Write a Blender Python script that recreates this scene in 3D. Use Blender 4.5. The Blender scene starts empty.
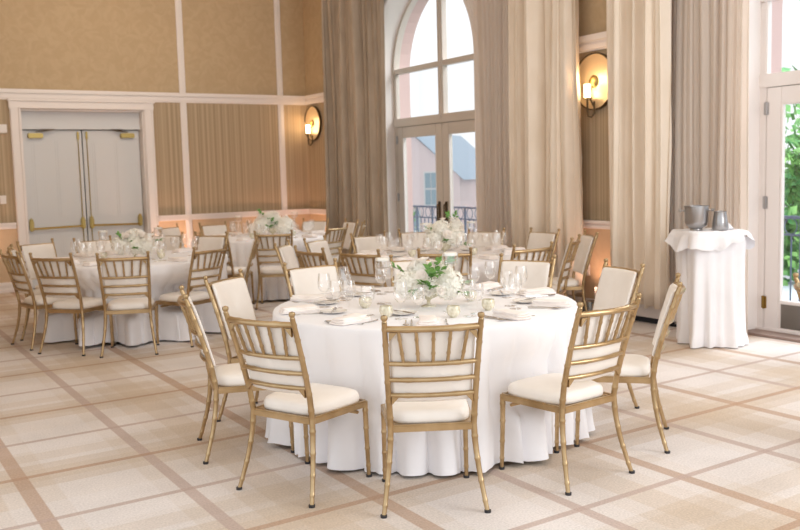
import bpy, bmesh, math, random
from math import sin, cos, pi, radians as R_, sqrt, atan2
from mathutils import Vector, Matrix
random.seed(7)
SC = bpy.context.scene
COL = SC.collection

# ------------------------------------------------------------------ materials
def mat(name, color, rough=.6, metal=0., **kw):
    m = bpy.data.materials.new(name); m.use_nodes = True
    nt = m.node_tree; b = nt.nodes['Principled BSDF']
    b.inputs['Base Color'].default_value = (*color, 1)
    b.inputs['Roughness'].default_value = rough
    b.inputs['Metallic'].default_value = metal
    for k, v in kw.items():
        b.inputs[k.replace('_', ' ')].default_value = v
    return m
def srgb(r, g, b):
    f = lambda c: (c/255/12.92) if c/255 <= .04045 else ((c/255+.055)/1.055)**2.4
    return (f(r), f(g), f(b))
def noise_color(m, c1, c2, scale, detail=3, vec='Object', stretch=(1, 1, 1), bump=0, lo=.35, hi=.65, bscale=None):
    nt = m.node_tree; N = nt.nodes; L = nt.links; b = N['Principled BSDF']
    tc = N.new('ShaderNodeTexCoord'); mp = N.new('ShaderNodeMapping'); mp.inputs['Scale'].default_value = stretch
    L.new(tc.outputs[vec], mp.inputs['Vector'])
    n = N.new('ShaderNodeTexNoise'); n.inputs['Scale'].default_value = scale; n.inputs['Detail'].default_value = detail
    L.new(mp.outputs[0], n.inputs['Vector'])
    r = N.new('ShaderNodeValToRGB'); r.color_ramp.elements[0].position = lo; r.color_ramp.elements[1].position = hi
    r.color_ramp.elements[0].color = (*c1, 1); r.color_ramp.elements[1].color = (*c2, 1)
    L.new(n.outputs['Fac'], r.inputs['Fac']); L.new(r.outputs['Color'], b.inputs['Base Color'])
    if bump:
        bp = N.new('ShaderNodeBump'); bp.inputs['Strength'].default_value = bump; bp.inputs['Distance'].default_value = .004
        if bscale:
            n2 = N.new('ShaderNodeTexNoise'); n2.inputs['Scale'].default_value = bscale; L.new(mp.outputs[0], n2.inputs['Vector'])
            L.new(n2.outputs['Fac'], bp.inputs['Height'])
        else: L.new(n.outputs['Fac'], bp.inputs['Height'])
        L.new(bp.outputs[0], b.inputs['Normal'])
    return m
def thin_glass(name, tint=(1, 1, 1), refl=1, k=.95):
    m = bpy.data.materials.new(name); m.use_nodes = True
    N = m.node_tree.nodes; L = m.node_tree.links; N.clear()
    o = N.new('ShaderNodeOutputMaterial'); t = N.new('ShaderNodeBsdfTransparent'); t.inputs[0].default_value = (*tint, 1)
    g = N.new('ShaderNodeBsdfGlossy'); g.inputs['Roughness'].default_value = .04; g.inputs[0].default_value = (refl, refl, refl, 1)
    lw = N.new('ShaderNodeLayerWeight'); lw.inputs[0].default_value = .5
    pw = N.new('ShaderNodeMath'); pw.operation = 'POWER'; pw.inputs[1].default_value = 2.6; L.new(lw.outputs['Facing'], pw.inputs[0])
    ma = N.new('ShaderNodeMath'); ma.operation = 'MULTIPLY_ADD'; ma.inputs[1].default_value = k; ma.inputs[2].default_value = .07; L.new(pw.outputs[0], ma.inputs[0])
    mx = N.new('ShaderNodeMixShader'); L.new(ma.outputs[0], mx.inputs[0]); L.new(t.outputs[0], mx.inputs[1]); L.new(g.outputs[0], mx.inputs[2])
    L.new(mx.outputs[0], o.inputs[0]); return m
def emis(name, color, s):
    m = mat(name, color); b = m.node_tree.nodes['Principled BSDF']
    b.inputs['Emission Color'].default_value = (*color, 1); b.inputs['Emission Strength'].default_value = s; return m
M = {}
M['gold'] = noise_color(mat('gold paint', (.6, .44, .26), .30, .85), srgb(176, 149, 110), srgb(196, 170, 132), 9, bump=.05)
M['gold_dark'] = mat('antique gold', srgb(150, 120, 60), .35, .9)
M['brass'] = mat('polished brass', srgb(172, 152, 96), .42, .9)
M['bronze'] = mat('dark bronze', srgb(95, 80, 60), .4, .7)
M['vinyl'] = noise_color(mat('ivory vinyl', (.8, .76, .7), .42), srgb(236, 229, 221), srgb(242, 236, 229), 5, bump=.03)
M['rubber'] = mat('black rubber', (.03, .03, .035), .5)
M['linen'] = noise_color(mat('white linen', (.86, .83, .81), .85), srgb(240, 239, 242), srgb(246, 245, 248), 3, bump=.06, bscale=260)
M['linen_top'] = noise_color(mat('white linen napkin', (.86, .83, .81), .8), srgb(240, 231, 226), srgb(248, 242, 238), 12, bump=.1, bscale=300)
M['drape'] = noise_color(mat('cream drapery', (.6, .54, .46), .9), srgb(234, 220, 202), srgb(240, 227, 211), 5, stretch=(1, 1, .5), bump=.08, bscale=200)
M['drape_shade'] = noise_color(mat('shaded cream drapery', (.5, .45, .38), .9), srgb(172, 156, 138), srgb(188, 171, 152), 5, stretch=(1, 1, .4), bump=.08, bscale=200)  # cream drapery darkened, with the corner's shade mixed into its colour
M['paint'] = mat('white trim paint', srgb(238, 231, 227), .45)
M['paint_door'] = mat('door paint', srgb(216, 217, 218), .45)
M['paint_wood'] = mat('window frame paint', srgb(212, 202, 192), .5)
M['steel'] = mat('brushed steel', srgb(176, 174, 174), .28, 1)
M['plate'] = mat('silver cutlery', srgb(200, 195, 190), .2, 1)
M['china'] = mat('white china', srgb(240, 236, 230), .2)
M['mercury'] = noise_color(mat('mercury glass', (.8, .78, .66), .25, .25), srgb(205, 197, 170), srgb(243, 238, 220), 45, bump=.5)
M['wax'] = mat('white wax', srgb(246, 243, 236), .5)
M['glass'] = thin_glass('drinking glass')
M['pane'] = thin_glass('window glass', (.99, .995, 1), .5, .3)
M['petal'] = noise_color(mat('ivory petals', (.9, .88, .8), .7), srgb(250, 248, 238), srgb(255, 254, 250), 30)
M['petal_rose'] = noise_color(mat('blush petals', (.9, .84, .76), .7), srgb(253, 246, 240), srgb(255, 252, 248), 20)
for _k in ('petal', 'petal_rose'):
    _t = M[_k].node_tree; _b = _t.nodes['Principled BSDF']; _c = _b.inputs['Base Color'].links[0].from_socket
    _tr = _t.nodes.new('ShaderNodeBsdfTranslucent'); _mx = _t.nodes.new('ShaderNodeMixShader'); _mx.inputs[0].default_value = .25
    _t.links.new(_c, _tr.inputs[0]); _t.links.new(_b.outputs[0], _mx.inputs[1]); _t.links.new(_tr.outputs[0], _mx.inputs[2]); _t.links.new(_mx.outputs[0], _t.nodes['Material Output'].inputs[0])
M['leaf'] = noise_color(mat('green leaf', (.1, .25, .08), .55), srgb(58, 104, 42), srgb(112, 160, 74), 14)
M['white_glass'] = emis('lit candle bulb', srgb(255, 226, 180), 9)
M['black'] = mat('black shadow gap', (.04, .04, .045), .8)
M['switch'] = mat('switch plate', srgb(235, 228, 222), .4)
M['kick'] = mat('kick plate', srgb(140, 136, 130), .35, .8)
M['brick'] = mat('rose brick', srgb(208, 180, 174), .9)
M['slate'] = mat('blue standing seam roof', srgb(182, 200, 216), .6)
M['iron'] = mat('painted iron', srgb(92, 110, 132), .5)
M['foliage'] = noise_color(mat('tree leaves', (.15, .4, .15), .7), srgb(60, 130, 70), srgb(140, 195, 110), 3)
M['trunk'] = mat('tree bark', srgb(110, 95, 85), .9)
M['terrace'] = mat('pale paving', srgb(190, 200, 208), .9)
M['stone'] = mat('pale render', srgb(225, 222, 220), .9)
M['mirror'] = mat('mirrored brass dish', srgb(226, 208, 176), .38, .55)

def wallpaper(name, c1, c2, kind):
    m = mat(name, c1, .75); N = m.node_tree.nodes; L = m.node_tree.links; b = N['Principled BSDF']
    tc = N.new('ShaderNodeTexCoord')
    if kind == 'stripe':
        sx = N.new('ShaderNodeSeparateXYZ'); L.new(tc.outputs['Object'], sx.inputs[0])
        ad = N.new('ShaderNodeMath'); ad.operation = 'ADD'; L.new(sx.outputs[0], ad.inputs[0]); L.new(sx.outputs[1], ad.inputs[1])
        cb = N.new('ShaderNodeCombineXYZ'); L.new(ad.outputs[0], cb.inputs[0])
        n = N.new('ShaderNodeTexNoise'); n.inputs['Scale'].default_value = 26; n.inputs['Detail'].default_value = 1.5
        L.new(cb.outputs[0], n.inputs['Vector']); lo, hi = .4, .6
    else:
        n = N.new('ShaderNodeTexNoise'); n.inputs['Scale'].default_value = 7; n.inputs['Detail'].default_value = 5; n.inputs['Distortion'].default_value = 1.2
        L.new(tc.outputs['Object'], n.inputs['Vector']); lo, hi = .4, .62
    r = N.new('ShaderNodeValToRGB'); r.color_ramp.elements[0].position = lo; r.color_ramp.elements[1].position = hi
    r.color_ramp.elements[0].color = (*c1, 1); r.color_ramp.elements[1].color = (*c2, 1)
    L.new(n.outputs['Fac'], r.inputs[0]); L.new(r.outputs[0], b.inputs['Base Color'])
    bp = N.new('ShaderNodeBump'); bp.inputs['Strength'].default_value = .3; bp.inputs['Distance'].default_value = .004
    L.new(n.outputs['Fac'], bp.inputs['Height']); L.new(bp.outputs[0], b.inputs['Normal'])
    return m
M['damask'] = wallpaper('tan damask wallpaper', srgb(192, 168, 134), srgb(199, 176, 142), 'damask')
M['ribbed'] = wallpaper('ribbed fabric wallpaper', srgb(166, 146, 118), srgb(190, 170, 142), 'stripe')
M['wainscot'] = wallpaper('tan wainscot', srgb(206, 178, 146), srgb(210, 184, 152), 'damask')

def carpet():
    m = mat('plaid carpet', (.7, .66, .6), .95); N = m.node_tree.nodes; L = m.node_tree.links; b = N['Principled BSDF']
    g = N.new('ShaderNodeNewGeometry'); sp = N.new('ShaderNodeSeparateXYZ'); L.new(g.outputs['Position'], sp.inputs[0])
    def mth(op, a, c=None, cl=False):
        n = N.new('ShaderNodeMath'); n.operation = op; n.use_clamp = cl
        for i, v in enumerate((a, c)):
            if v is None: continue
            if isinstance(v, (int, float)): n.inputs[i].default_value = v
            else: L.new(v, n.inputs[i])
        return n.outputs[0]
    X = sp.outputs[0]
    Y = mth('SUBTRACT', sp.outputs[1], mth('MULTIPLY', mth('SUBTRACT', X, 1.5), .035))
    nz = N.new('ShaderNodeTexNoise'); nz.inputs['Scale'].default_value = 95; nz.inputs['Detail'].default_value = 2
    L.new(g.outputs['Position'], nz.inputs['Vector'])
    nb = N.new('ShaderNodeTexNoise'); nb.inputs['Scale'].default_value = 2.2; nb.inputs['Detail'].default_value = 4
    L.new(g.outputs['Position'], nb.inputs['Vector'])
    def line(co, off, per, w, soft=.006):
        # 1 inside a line of half width w centred on off + k*per
        d = mth('PINGPONG', mth('SUBTRACT', mth('ADD', co, 100*per), off), per/2)
        return mth('SUBTRACT', 1, mth('DIVIDE', mth('SUBTRACT', d, w), soft), True) if False else mth('MULTIPLY', mth('SUBTRACT', w+soft, d), 1/soft, True)
    col = None
    def mixc(prev, fac, c, k):
        n = N.new('ShaderNodeMix'); n.data_type = 'RGBA'
        f = mth('MULTIPLY', fac, k); L.new(f, n.inputs['Factor'])
        if isinstance(prev, tuple): n.inputs[6].default_value = (*prev, 1)
        else: L.new(prev, n.inputs[6])
        n.inputs[7].default_value = (*c, 1); return n.outputs[2]
    base = srgb(218, 208, 200); tan = srgb(198, 178, 155); white = srgb(227, 221, 219); brown = srgb(180, 148, 124); mauve = srgb(188, 166, 156)
    col = base
    # broad tan and pale bands, both ways
    col = mixc(col, line(X, .40, 1.39, .21, .01), tan, .34)
    col = mixc(col, line(X, 1.09, 1.39, .20, .01), white, .55)
    col = mixc(col, line(Y, 5.07, 1.40, .20, .01), tan, .40)
    col = mixc(col, line(Y, 5.78, 1.40, .22, .01), white, .45)
    col = mixc(col, line(X, .40, 1.39, .09, .01), tan, .35)
    col = mixc(col, line(Y, 5.42, 1.40, .07, .01), tan, .25)
    col = mixc(col, line(Y, 5.07, 1.40, .10, .01), tan, .30)
    col = mixc(col, line(X, .74, 1.39, .036), brown, .70)
    col = mixc(col, line(X, 1.42, 1.39, .029), mauve, .75)
    col = mixc(col, line(Y, 5.07, 1.40, .021), brown, .78)
    col = mixc(col, line(Y, 4.36, 1.40, .018), mauve, .78)
    mm = N.new('ShaderNodeMix'); mm.data_type = 'RGBA'; mm.blend_type = 'MULTIPLY'; mm.inputs['Factor'].default_value = 1
    L.new(col, mm.inputs[6])
    v = mth('ADD', mth('MULTIPLY', nz.outputs['Fac'], .5), mth('ADD', mth('MULTIPLY', nb.outputs['Fac'], .30), .585))
    cb = N.new('ShaderNodeCombineColor'); [L.new(v, cb.inputs[i]) for i in range(3)]
    L.new(cb.outputs[0], mm.inputs[7]); L.new(mm.outputs[2], b.inputs['Base Color'])
    bp = N.new('ShaderNodeBump'); bp.inputs['Strength'].default_value = .4; bp.inputs['Distance'].default_value = .004
    L.new(nz.outputs['Fac'], bp.inputs['Height']); L.new(bp.outputs[0], b.inputs['Normal'])
    return m
M['carpet'] = carpet()
def sheer():
    m = bpy.data.materials.new('sheer voile'); m.use_nodes = True
    N = m.node_tree.nodes; L = m.node_tree.links; N.clear()
    o = N.new('ShaderNodeOutputMaterial'); d = N.new('ShaderNodeBsdfDiffuse'); d.inputs[0].default_value = (*srgb(242, 233, 224), 1)
    t = N.new('ShaderNodeBsdfTranslucent'); t.inputs[0].default_value = (*srgb(246, 238, 230), 1)
    mx = N.new('ShaderNodeMixShader'); mx.inputs[0].default_value = .5
    L.new(d.outputs[0], mx.inputs[1]); L.new(t.outputs[0], mx.inputs[2]); L.new(mx.outputs[0], o.inputs[0]); return m
M['sheer'] = sheer()

# ------------------------------------------------------------------ mesh helpers
class MB:
    def __init__(s): s.v = []; s.f = []
    def add(s, vs, fs):
        o = len(s.v); s.v += [tuple(v) for v in vs]; s.f += [tuple(i+o for i in f) for f in fs]
    def box(s, c, d, rot=None, ch=0.0):
        hx, hy, hz = d[0]/2, d[1]/2, d[2]/2
        if ch <= 0:
            vs = [Vector((x*hx, y*hy, z*hz)) for z in (-1, 1) for y in (-1, 1) for x in (-1, 1)]
            fs = [(0, 2, 3, 1), (4, 5, 7, 6), (0, 1, 5, 4), (2, 6, 7, 3), (0, 4, 6, 2), (1, 3, 7, 5)]
        else:
            bm = bmesh.new(); bmesh.ops.create_cube(bm, size=1)
            for v in bm.verts: v.co = Vector((v.co.x*d[0], v.co.y*d[1], v.co.z*d[2]))
            bmesh.ops.bevel(bm, geom=bm.edges[:], offset=ch, segments=2, affect='EDGES')
            bm.verts.index_update(); vs = [v.co.copy() for v in bm.verts]; fs = [tuple(v.index for v in f.verts) for f in bm.faces]; bm.free()
        if rot is not None: vs = [rot @ v for v in vs]
        c = Vector(c); s.add([v+c for v in vs], fs); return s
    def bar(s, a, b, w, h, ch=0.0, up=(0, 0, 1)):
        a, b = Vector(a), Vector(b); d = b-a; L = d.length; x = d.normalized(); u = Vector(up)
        y = u.cross(x)
        if y.length < 1e-4: y = Vector((0, 1, 0)).cross(x)
        y.normalize(); z = x.cross(y)
        rot = Matrix((x, y, z)).transposed(); return s.box((a+b)/2, (L, w, h), rot, ch)
    def tube(s, pts, rad, seg=10, caps=True):
        pts = [Vector(p) for p in pts]; n = len(pts)
        if not hasattr(rad, '__len__'): rad = [rad]*n
        rings = []; prev = None
        for i, p in enumerate(pts):
            t = (pts[min(i+1, n-1)]-pts[max(i-1, 0)]).normalized()
            if prev is None:
                a = Vector((0, 0, 1)) if abs(t.z) < .9 else Vector((1, 0, 0)); u = t.cross(a).normalized()
            else: u = (prev - t*prev.dot(t)).normalized()
            prev = u; w = t.cross(u)
            rings.append([p+(u*cos(2*pi*k/seg)+w*sin(2*pi*k/seg))*rad[i] for k in range(seg)])
        vs = [v for r in rings for v in r]; fs = []
        for i in range(n-1):
            for k in range(seg):
                k2 = (k+1) % seg; fs.append((i*seg+k, i*seg+k2, (i+1)*seg+k2, (i+1)*seg+k))
        if caps: fs.append(tuple(range(seg-1, -1, -1))); fs.append(tuple((n-1)*seg+k for k in range(seg)))
        s.add(vs, fs); return s
    def lathe(s, prof, seg=24, c=(0, 0, 0), rot=None):
        vs = []; fs = []; idx = []
        for r, z in prof:
            if r < 1e-6: idx.append([len(vs)]); vs.append(Vector((0, 0, z)))
            else:
                idx.append(list(range(len(vs), len(vs)+seg)))
                vs += [Vector((r*cos(2*pi*k/seg), r*sin(2*pi*k/seg), z)) for k in range(seg)]
        for a, b in zip(idx, idx[1:]):
            for k in range(seg):
                k2 = (k+1) % seg
                if len(a) == 1 and len(b) == 1: continue
                if len(a) == 1: fs.append((a[0], b[k], b[k2]))
                elif len(b) == 1: fs.append((a[k], a[k2], b[0]))
                else: fs.append((a[k], a[k2], b[k2], b[k]))
        if rot is not None: vs = [rot @ v for v in vs]
        c = Vector(c); s.add([v+c for v in vs], fs); return s
    def grid(s, fn, nu, nv, wrap=False):
        vs = [fn(i/(nu if wrap else nu-1), j/(nv-1)) for j in range(nv) for i in range(nu)]; fs = []
        for j in range(nv-1):
            for i in range(nu if wrap else nu-1):
                i2 = (i+1) % nu; fs.append((j*nu+i, j*nu+i2, (j+1)*nu+i2, (j+1)*nu+i))
        s.add(vs, fs); return s
    def mesh(s, name, m, smooth=True, sharp=40):
        me = bpy.data.meshes.new(name); me.from_pydata(s.v, [], s.f); me.validate()
        bm = bmesh.new(); bm.from_mesh(me); bmesh.ops.recalc_face_normals(bm, faces=bm.faces); bm.to_mesh(me); bm.free()
        me.materials.append(m)
        if smooth:
            me.polygons.foreach_set('use_smooth', [True]*len(me.polygons)); me.set_sharp_from_angle(angle=R_(sharp))
        return me
def link(name, me, parent=None, loc=(0, 0, 0), rz=0):
    o = bpy.data.objects.new(name, me); COL.objects.link(o); o.location = loc; o.rotation_euler = (0, 0, rz)
    if parent is not None: o.parent = parent
    return o
def obj(name, mb, m, parent=None, **kw): return link(name, mb.mesh(name, m, **kw), parent)
def tag(o, label=None, cat=None, group=None, kind=None):
    if label: o['label'] = label
    if cat: o['category'] = cat
    if group: o['group'] = group
    if kind: o['kind'] = kind
    return o
def thing(name, label, cat, loc=(0, 0, 0), rz=0, group=None): return tag(link(name, None, None, loc, rz), label, cat, group)
def struct(name, mb, m, parent=None, **kw):
    o = obj(name, mb, m, parent, **kw)
    if parent is None: o['kind'] = 'structure'
    return o
CH = {}
def adopt(p, c): CH.setdefault(p.name, []).append(c)
def dup(root, loc, rz, label=None, group=None):
    def cp(o, par):
        c = o.copy(); COL.objects.link(c)
        if par is not None: c.parent = par
        for k in KIDS.get(o.name, []): cp(bpy.data.objects[k], c)
        return c
    r = cp(root, None); r.location = loc; r.rotation_euler = (0, 0, rz)
    if label: r['label'] = label
    if group: r['group'] = group
    return r
KIDS = {}
def index_kids(root):
    for o in [root]+list(root.children_recursive): KIDS[o.name] = [c.name for c in o.children]

# ------------------------------------------------------------------ camera
H = 1.55
def cam():
    pitch, roll, yaw, F = .0998604, -.02640264, .55642799, 910.5
    f = Vector((sin(yaw)*cos(pitch), cos(yaw)*cos(pitch), -sin(pitch))); r = Vector((cos(yaw), -sin(yaw), 0)); u = r.cross(f)
    c, s = cos(roll), sin(roll); r2 = r*c+u*s; u2 = u*c-r*s
    cd = bpy.data.cameras.new('camera'); cd.sensor_width = 36; cd.lens = F/800*36; cd.clip_start = .05; cd.clip_end = 300
    o = bpy.data.objects.new('camera', cd); COL.objects.link(o)
    m = Matrix((r2, u2, -f)).transposed().to_4x4(); m.translation = (0, 0, H); o.matrix_world = m
    cd.dof.use_dof = True; cd.dof.focus_distance = 4.2; cd.dof.aperture_fstop = 4.5
    SC.camera = o
cam()

# ------------------------------------------------------------------ room shell
XW, YB, ZC = 6.93, 14.0, 5.0
XG = 7.30      # plane of the glazed doors
OPEN = [(9.23, 11.75), (2.88, 5.40)]; ZS = 3.00
def arch_wall(x0, x1, y0, y1, ztop, opens, zs, mb, reveal_only=False):
    cuts = [y0]
    for a, b in sorted(opens):
        c, r = (a+b)/2, (b-a)/2
        cuts.append(a); N = 24
        cuts += [c - r*cos(pi*k/N) for k in range(1, N)]; cuts.append(b)
    cuts.append(y1)
    def top(y):
        for a, b in opens:
            if a-1e-6 <= y <= b+1e-6:
                c, r = (a+b)/2, (b-a)/2; return zs+sqrt(max(r*r-(y-c)**2, 0))
        return None
    for ya, yb in zip(cuts, cuts[1:]):
        ym = (ya+yb)/2; o = top(ym) is not None
        za, zb = (top(ya), top(yb)) if o else (0, 0)
        for x in (x0, x1):
            mb.add([(x, ya, za), (x, yb, zb), (x, yb, ztop), (x, ya, ztop)], [(0, 1, 2, 3)])
        if o: mb.add([(x0, ya, za), (x0, yb, zb), (x1, yb, zb), (x1, ya, za)], [(0, 1, 2, 3)])
    for a, b in opens:
        for y in (a, b): mb.add([(x0, y, 0), (x1, y, 0), (x1, y, zs), (x0, y, zs)], [(0, 1, 2, 3)])
    return mb

fl = MB(); fl.box((3.2, 7.0, -.05), (8.3, 15.0, .1)); struct('floor', fl, M['carpet'], smooth=False)
ce = MB(); ce.box((2.9, 7.0, ZC+.05), (8.9, 15.0, .1)); struct('ceiling', ce, mat('ceiling paint', srgb(240, 228, 210), .9), smooth=False)
struct('wall_window_side', arch_wall(XW, XW+.42, -.5, YB+.3, ZC, OPEN, ZS, MB()), M['damask'], smooth=False)
ex = struct('wall_exterior', arch_wall(XW+.421, XW+.62, -.5, YB+.3, ZC, [(a+.03, b-.03) for a, b in OPEN], ZS, MB()), M['brick'], smooth=False)

wl = MB(); wl.box((-1.05, 10.2, ZC/2), (.1, 8.2, ZC)); struct('wall_light_block', wl, M['damask'], smooth=False)  # unseen part-length wall, added to block light and darken that side
# back wall with a recess for the double doors
DX0, DX1, DZ = 2.40, 4.14, 2.61
bw = MB()
bw.box(((DX0-.95)/2, YB+.15, ZC/2), (DX0+.95, .3, ZC)); bw.box(((DX1+XW+.4)/2, YB+.15, ZC/2), (XW+.4-DX1, .3, ZC))
bw.box(((DX0+DX1)/2, YB+.15, (DZ+ZC)/2), (DX1-DX0, .3, ZC-DZ)); struct('wall_back', bw, M['damask'], smooth=False)
# ribbed panels and wainscot laid on the walls
def panel(name, x0, x1, z0, z1, m, wall='back', off=.006):
    mb = MB()
    if wall == 'back': mb.box(((x0+x1)/2, YB-off/2, (z0+z1)/2), (x1-x0, off, z1-z0))
    else: mb.box((XW-off/2, (x0+x1)/2, (z0+z1)/2), (off, x1-x0, z1-z0))
    return struct(name, mb, m, smooth=False)
Z_R0, Z_R1, Z_T0, Z_T1 = .91, 1.00, 2.74, 2.89
k = 1
for a, b in ((-.95, 2.25), (4.30, 4.74), (4.84, 6.40), (6.50, XW)):
    panel('trim_%d' % k, a, b, Z_R1, Z_T0, M['ribbed']); panel('trim_%d' % (k+1), a, b, .14, Z_R0, M['wainscot']); k += 2
for a, b in ((11.95, YB), (5.60, 9.03)):
    panel('trim_%d' % k, a, b, Z_R1, Z_T0, M['ribbed'], 'side'); panel('trim_%d' % (k+1), a, b, .14, Z_R0, M['wainscot'], 'side'); k += 2
def mould(name, a, b, z0, z1, wall='back', d=.05, m=None):
    # stepped moulding profile
    mb = MB(); h = z1-z0
    for q0, q1, dd in ((0, 1, d*.45), (.12, .42, d*.75), (.62, 1, d), (.5, .62, d*.6)):
        zc = z0+h*(q0+q1)/2; hh = h*(q1-q0)
        if wall == 'back': mb.box(((a+b)/2, YB-dd/2, zc), (b-a, dd, hh), ch=.004)
        else: mb.box((XW-dd/2, (a+b)/2, zc), (dd, b-a, hh), ch=.004)
    return struct(name, mb, m or M['paint'])
mould('trim_%d' % k, -.95, XW, Z_T0, Z_T1); k += 1
mould('trim_%d' % k, 11.95, YB-.05, Z_T0, Z_T1, 'side'); k += 1
mould('trim_%d' % k, 5.60, 9.03, Z_T0+.04, Z_T1+.06, 'side'); k += 1
for a, b in ((-.95, 2.24), (4.31, XW)): mould('trim_%d' % k, a, b, Z_R0, Z_R1); k += 1
for a, b in ((11.95, YB-.05), (5.60, 9.03)): mould('trim_%d' % k, a, b, Z_R0, Z_R1, 'side'); k += 1
mould('baseboard_back', 4.31, XW, 0, .15, 'back', .03); mould('baseboard_back_side', -.95, 2.24, 0, .15, 'back', .03)
mould('baseboard_window_side', 5.60, 9.03, 0, .15, 'side', .03)
for x0, x1, z0, z1 in ((4.74, 4.84, .15, Z_R0), (4.74, 4.84, Z_R1, Z_T0), (4.74, 4.84, Z_T1, ZC), (6.40, 6.50, .15, Z_R0), (6.40, 6.50, Z_R1, Z_T0), (6.40, 6.50, Z_T1, ZC), (.9, 1.0, Z_T1, ZC)):
    mb = MB(); mb.box(((x0+x1)/2, YB-.014, (z0+z1)/2), (x1-x0, .028, z1-z0), ch=.005); mb.box(((x0+x1)/2, YB-.019, (z0+z1)/2), (.04, .038, z1-z0), ch=.004)
    struct('trim_%d' % k, mb, M['paint']); k += 1
# door casing
mb = MB()
for x in (2.325, 4.225):
    mb.box((x, YB-.025, 1.31), (.15, .05, 2.62), ch=.006); mb.box((x+(.05 if x < 3 else -.05), YB-.035, 1.31), (.03, .07, 2.62), ch=.006); mb.box((x+(-.055 if x < 3 else .055), YB-.033, 1.31), (.025, .066, 2.62), ch=.006)
mb.box((3.275, YB-.027, 2.685), (2.07, .054, .14), ch=.006); mb.box((3.275, YB-.04, 2.63), (1.8, .08, .025), ch=.004); mb.box((3.275, YB-.04, 2.735), (2.1, .08, .03), ch=.004)
for x in (DX0-.005, DX1+.005): mb.box((x, YB+.12, 1.3), (.02, .26, 2.6))
mb.box((3.27, YB+.12, 2.6), (1.76, .26, .02))
struct('trim_%d' % k, mb, M['paint']); k += 1
# transom panel over doors
mb = MB(); mb.box((3.27, YB+.16, 2.47), (1.74, .06, .28), ch=.004); mb.box((3.27, YB+.12, 2.345), (1.74, .04, .03), ch=.005); struct('trim_%d' % k, mb, M['paint_door']); k += 1
mb = MB(); mb.box((3.27, YB+.27, 1.3), (1.9, .03, 2.7)); struct('trim_%d' % k, mb, M['black']); k += 1  # black sheet behind the leaves, stands for the shade in their gaps
# the two leaves
yl = YB+.17
for i, (x0, x1) in enumerate(((2.415, 3.262), (3.278, 4.125))):
    mb = MB(); mb.box(((x0+x1)/2, yl+.02, 1.165), (x1-x0, .045, 2.31), ch=.004)
    d = struct('door_%d' % (i+1), mb, M['paint_door'])
    w = x1-x0
    for (a, b, z0, z1) in ((x0+.13, x0+w/2-.035, 1.02, 2.18), (x0+w/2+.035, x1-.13, 1.02, 2.18), (x0+.13, x0+w/2-.035, .22, .82), (x0+w/2+.035, x1-.13, .22, .82)):
        p = MB(); p.box(((a+b)/2, yl-.004, (z0+z1)/2), (b-a, .006, z1-z0), ch=.002); p.box(((a+b)/2, yl-.008, (z0+z1)/2), (b-a-.06, .012, z1-z0-.06), ch=.005)
        obj('door_panel', p, M['paint_door'], d)
    side = 1 if i == 0 else -1; xm = x1-.055 if i == 0 else x0+.055; xh = x0+.06 if i == 0 else x1-.06
    p = MB(); p.bar((xh, yl-.06, .885), (xm, yl-.06, .90), .03, .028, .006); obj('push_bar', p, M['gold_dark'], d)
    for xx in (xh, xm):
        p = MB(); p.box((xx, yl-.035, .93), (.062, .07, .16), ch=.015); p.box((xx, yl-.03, 1.01), (.05, .05, .07), ch=.018); obj('bar_housing', p, M['brass'], d)
    p = MB(); p.tube([(xm, yl-.02, .98), (xm, yl-.02, 2.22)], .007, 8); p.tube([(xm, yl-.02, .1), (xm, yl-.02, .86)], .007, 8); obj('vertical_rod', p, M['brass'], d)
    p = MB(); p.box((xm, yl-.02, 2.24), (.03, .04, .12), ch=.008); obj('rod_latch', p, M['brass'], d)
    xc = x0+.19 if i == 0 else x1-.19
    p = MB(); p.box((xc, yl-.04, 2.24), (.21, .07, .07), ch=.01); c_ = obj('door_closer', p, M['brass'], d)
    p = MB(); p.bar((xc, yl-.06, 2.29), (xc+.26*side, yl-.11, 2.325), .025, .012); p.bar((xc+.26*side, yl-.11, 2.325), (xc+.0*side, yl-.03, 2.33), .025, .012); obj('closer_arm', p, M['bronze'], c_)
# small wall plates
def plate(name, label, c, d, cat):
    mb = MB(); mb.box(c, d, ch=.004); o = obj(name, mb, M['switch']); tag(o, label, cat)
    q = MB(); dd = (d[0]*.35 if d[0] > .03 else d[0]+.008, d[1]*.35 if d[1] > .03 else d[1]+.008, d[2]*.45); q.box(c, dd, ch=.002); obj('rocker', q, M['switch'], o)
plate('light_switch', 'white light switch plate on ribbed wall beside the double doors', (2.09, YB-.015, 1.33), (.08, .016, .12), 'switch')
plate('alarm_box', 'small white alarm box high on the wall beside the double doors', (2.12, YB-.025, 2.33), (.16, .04, .12), 'alarm')
plate('wall_outlet', 'white wall outlet low on the wall below the mirror sconce', (XW-.016, 7.27, .46), (.014, .08, .125), 'outlet')

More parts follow.
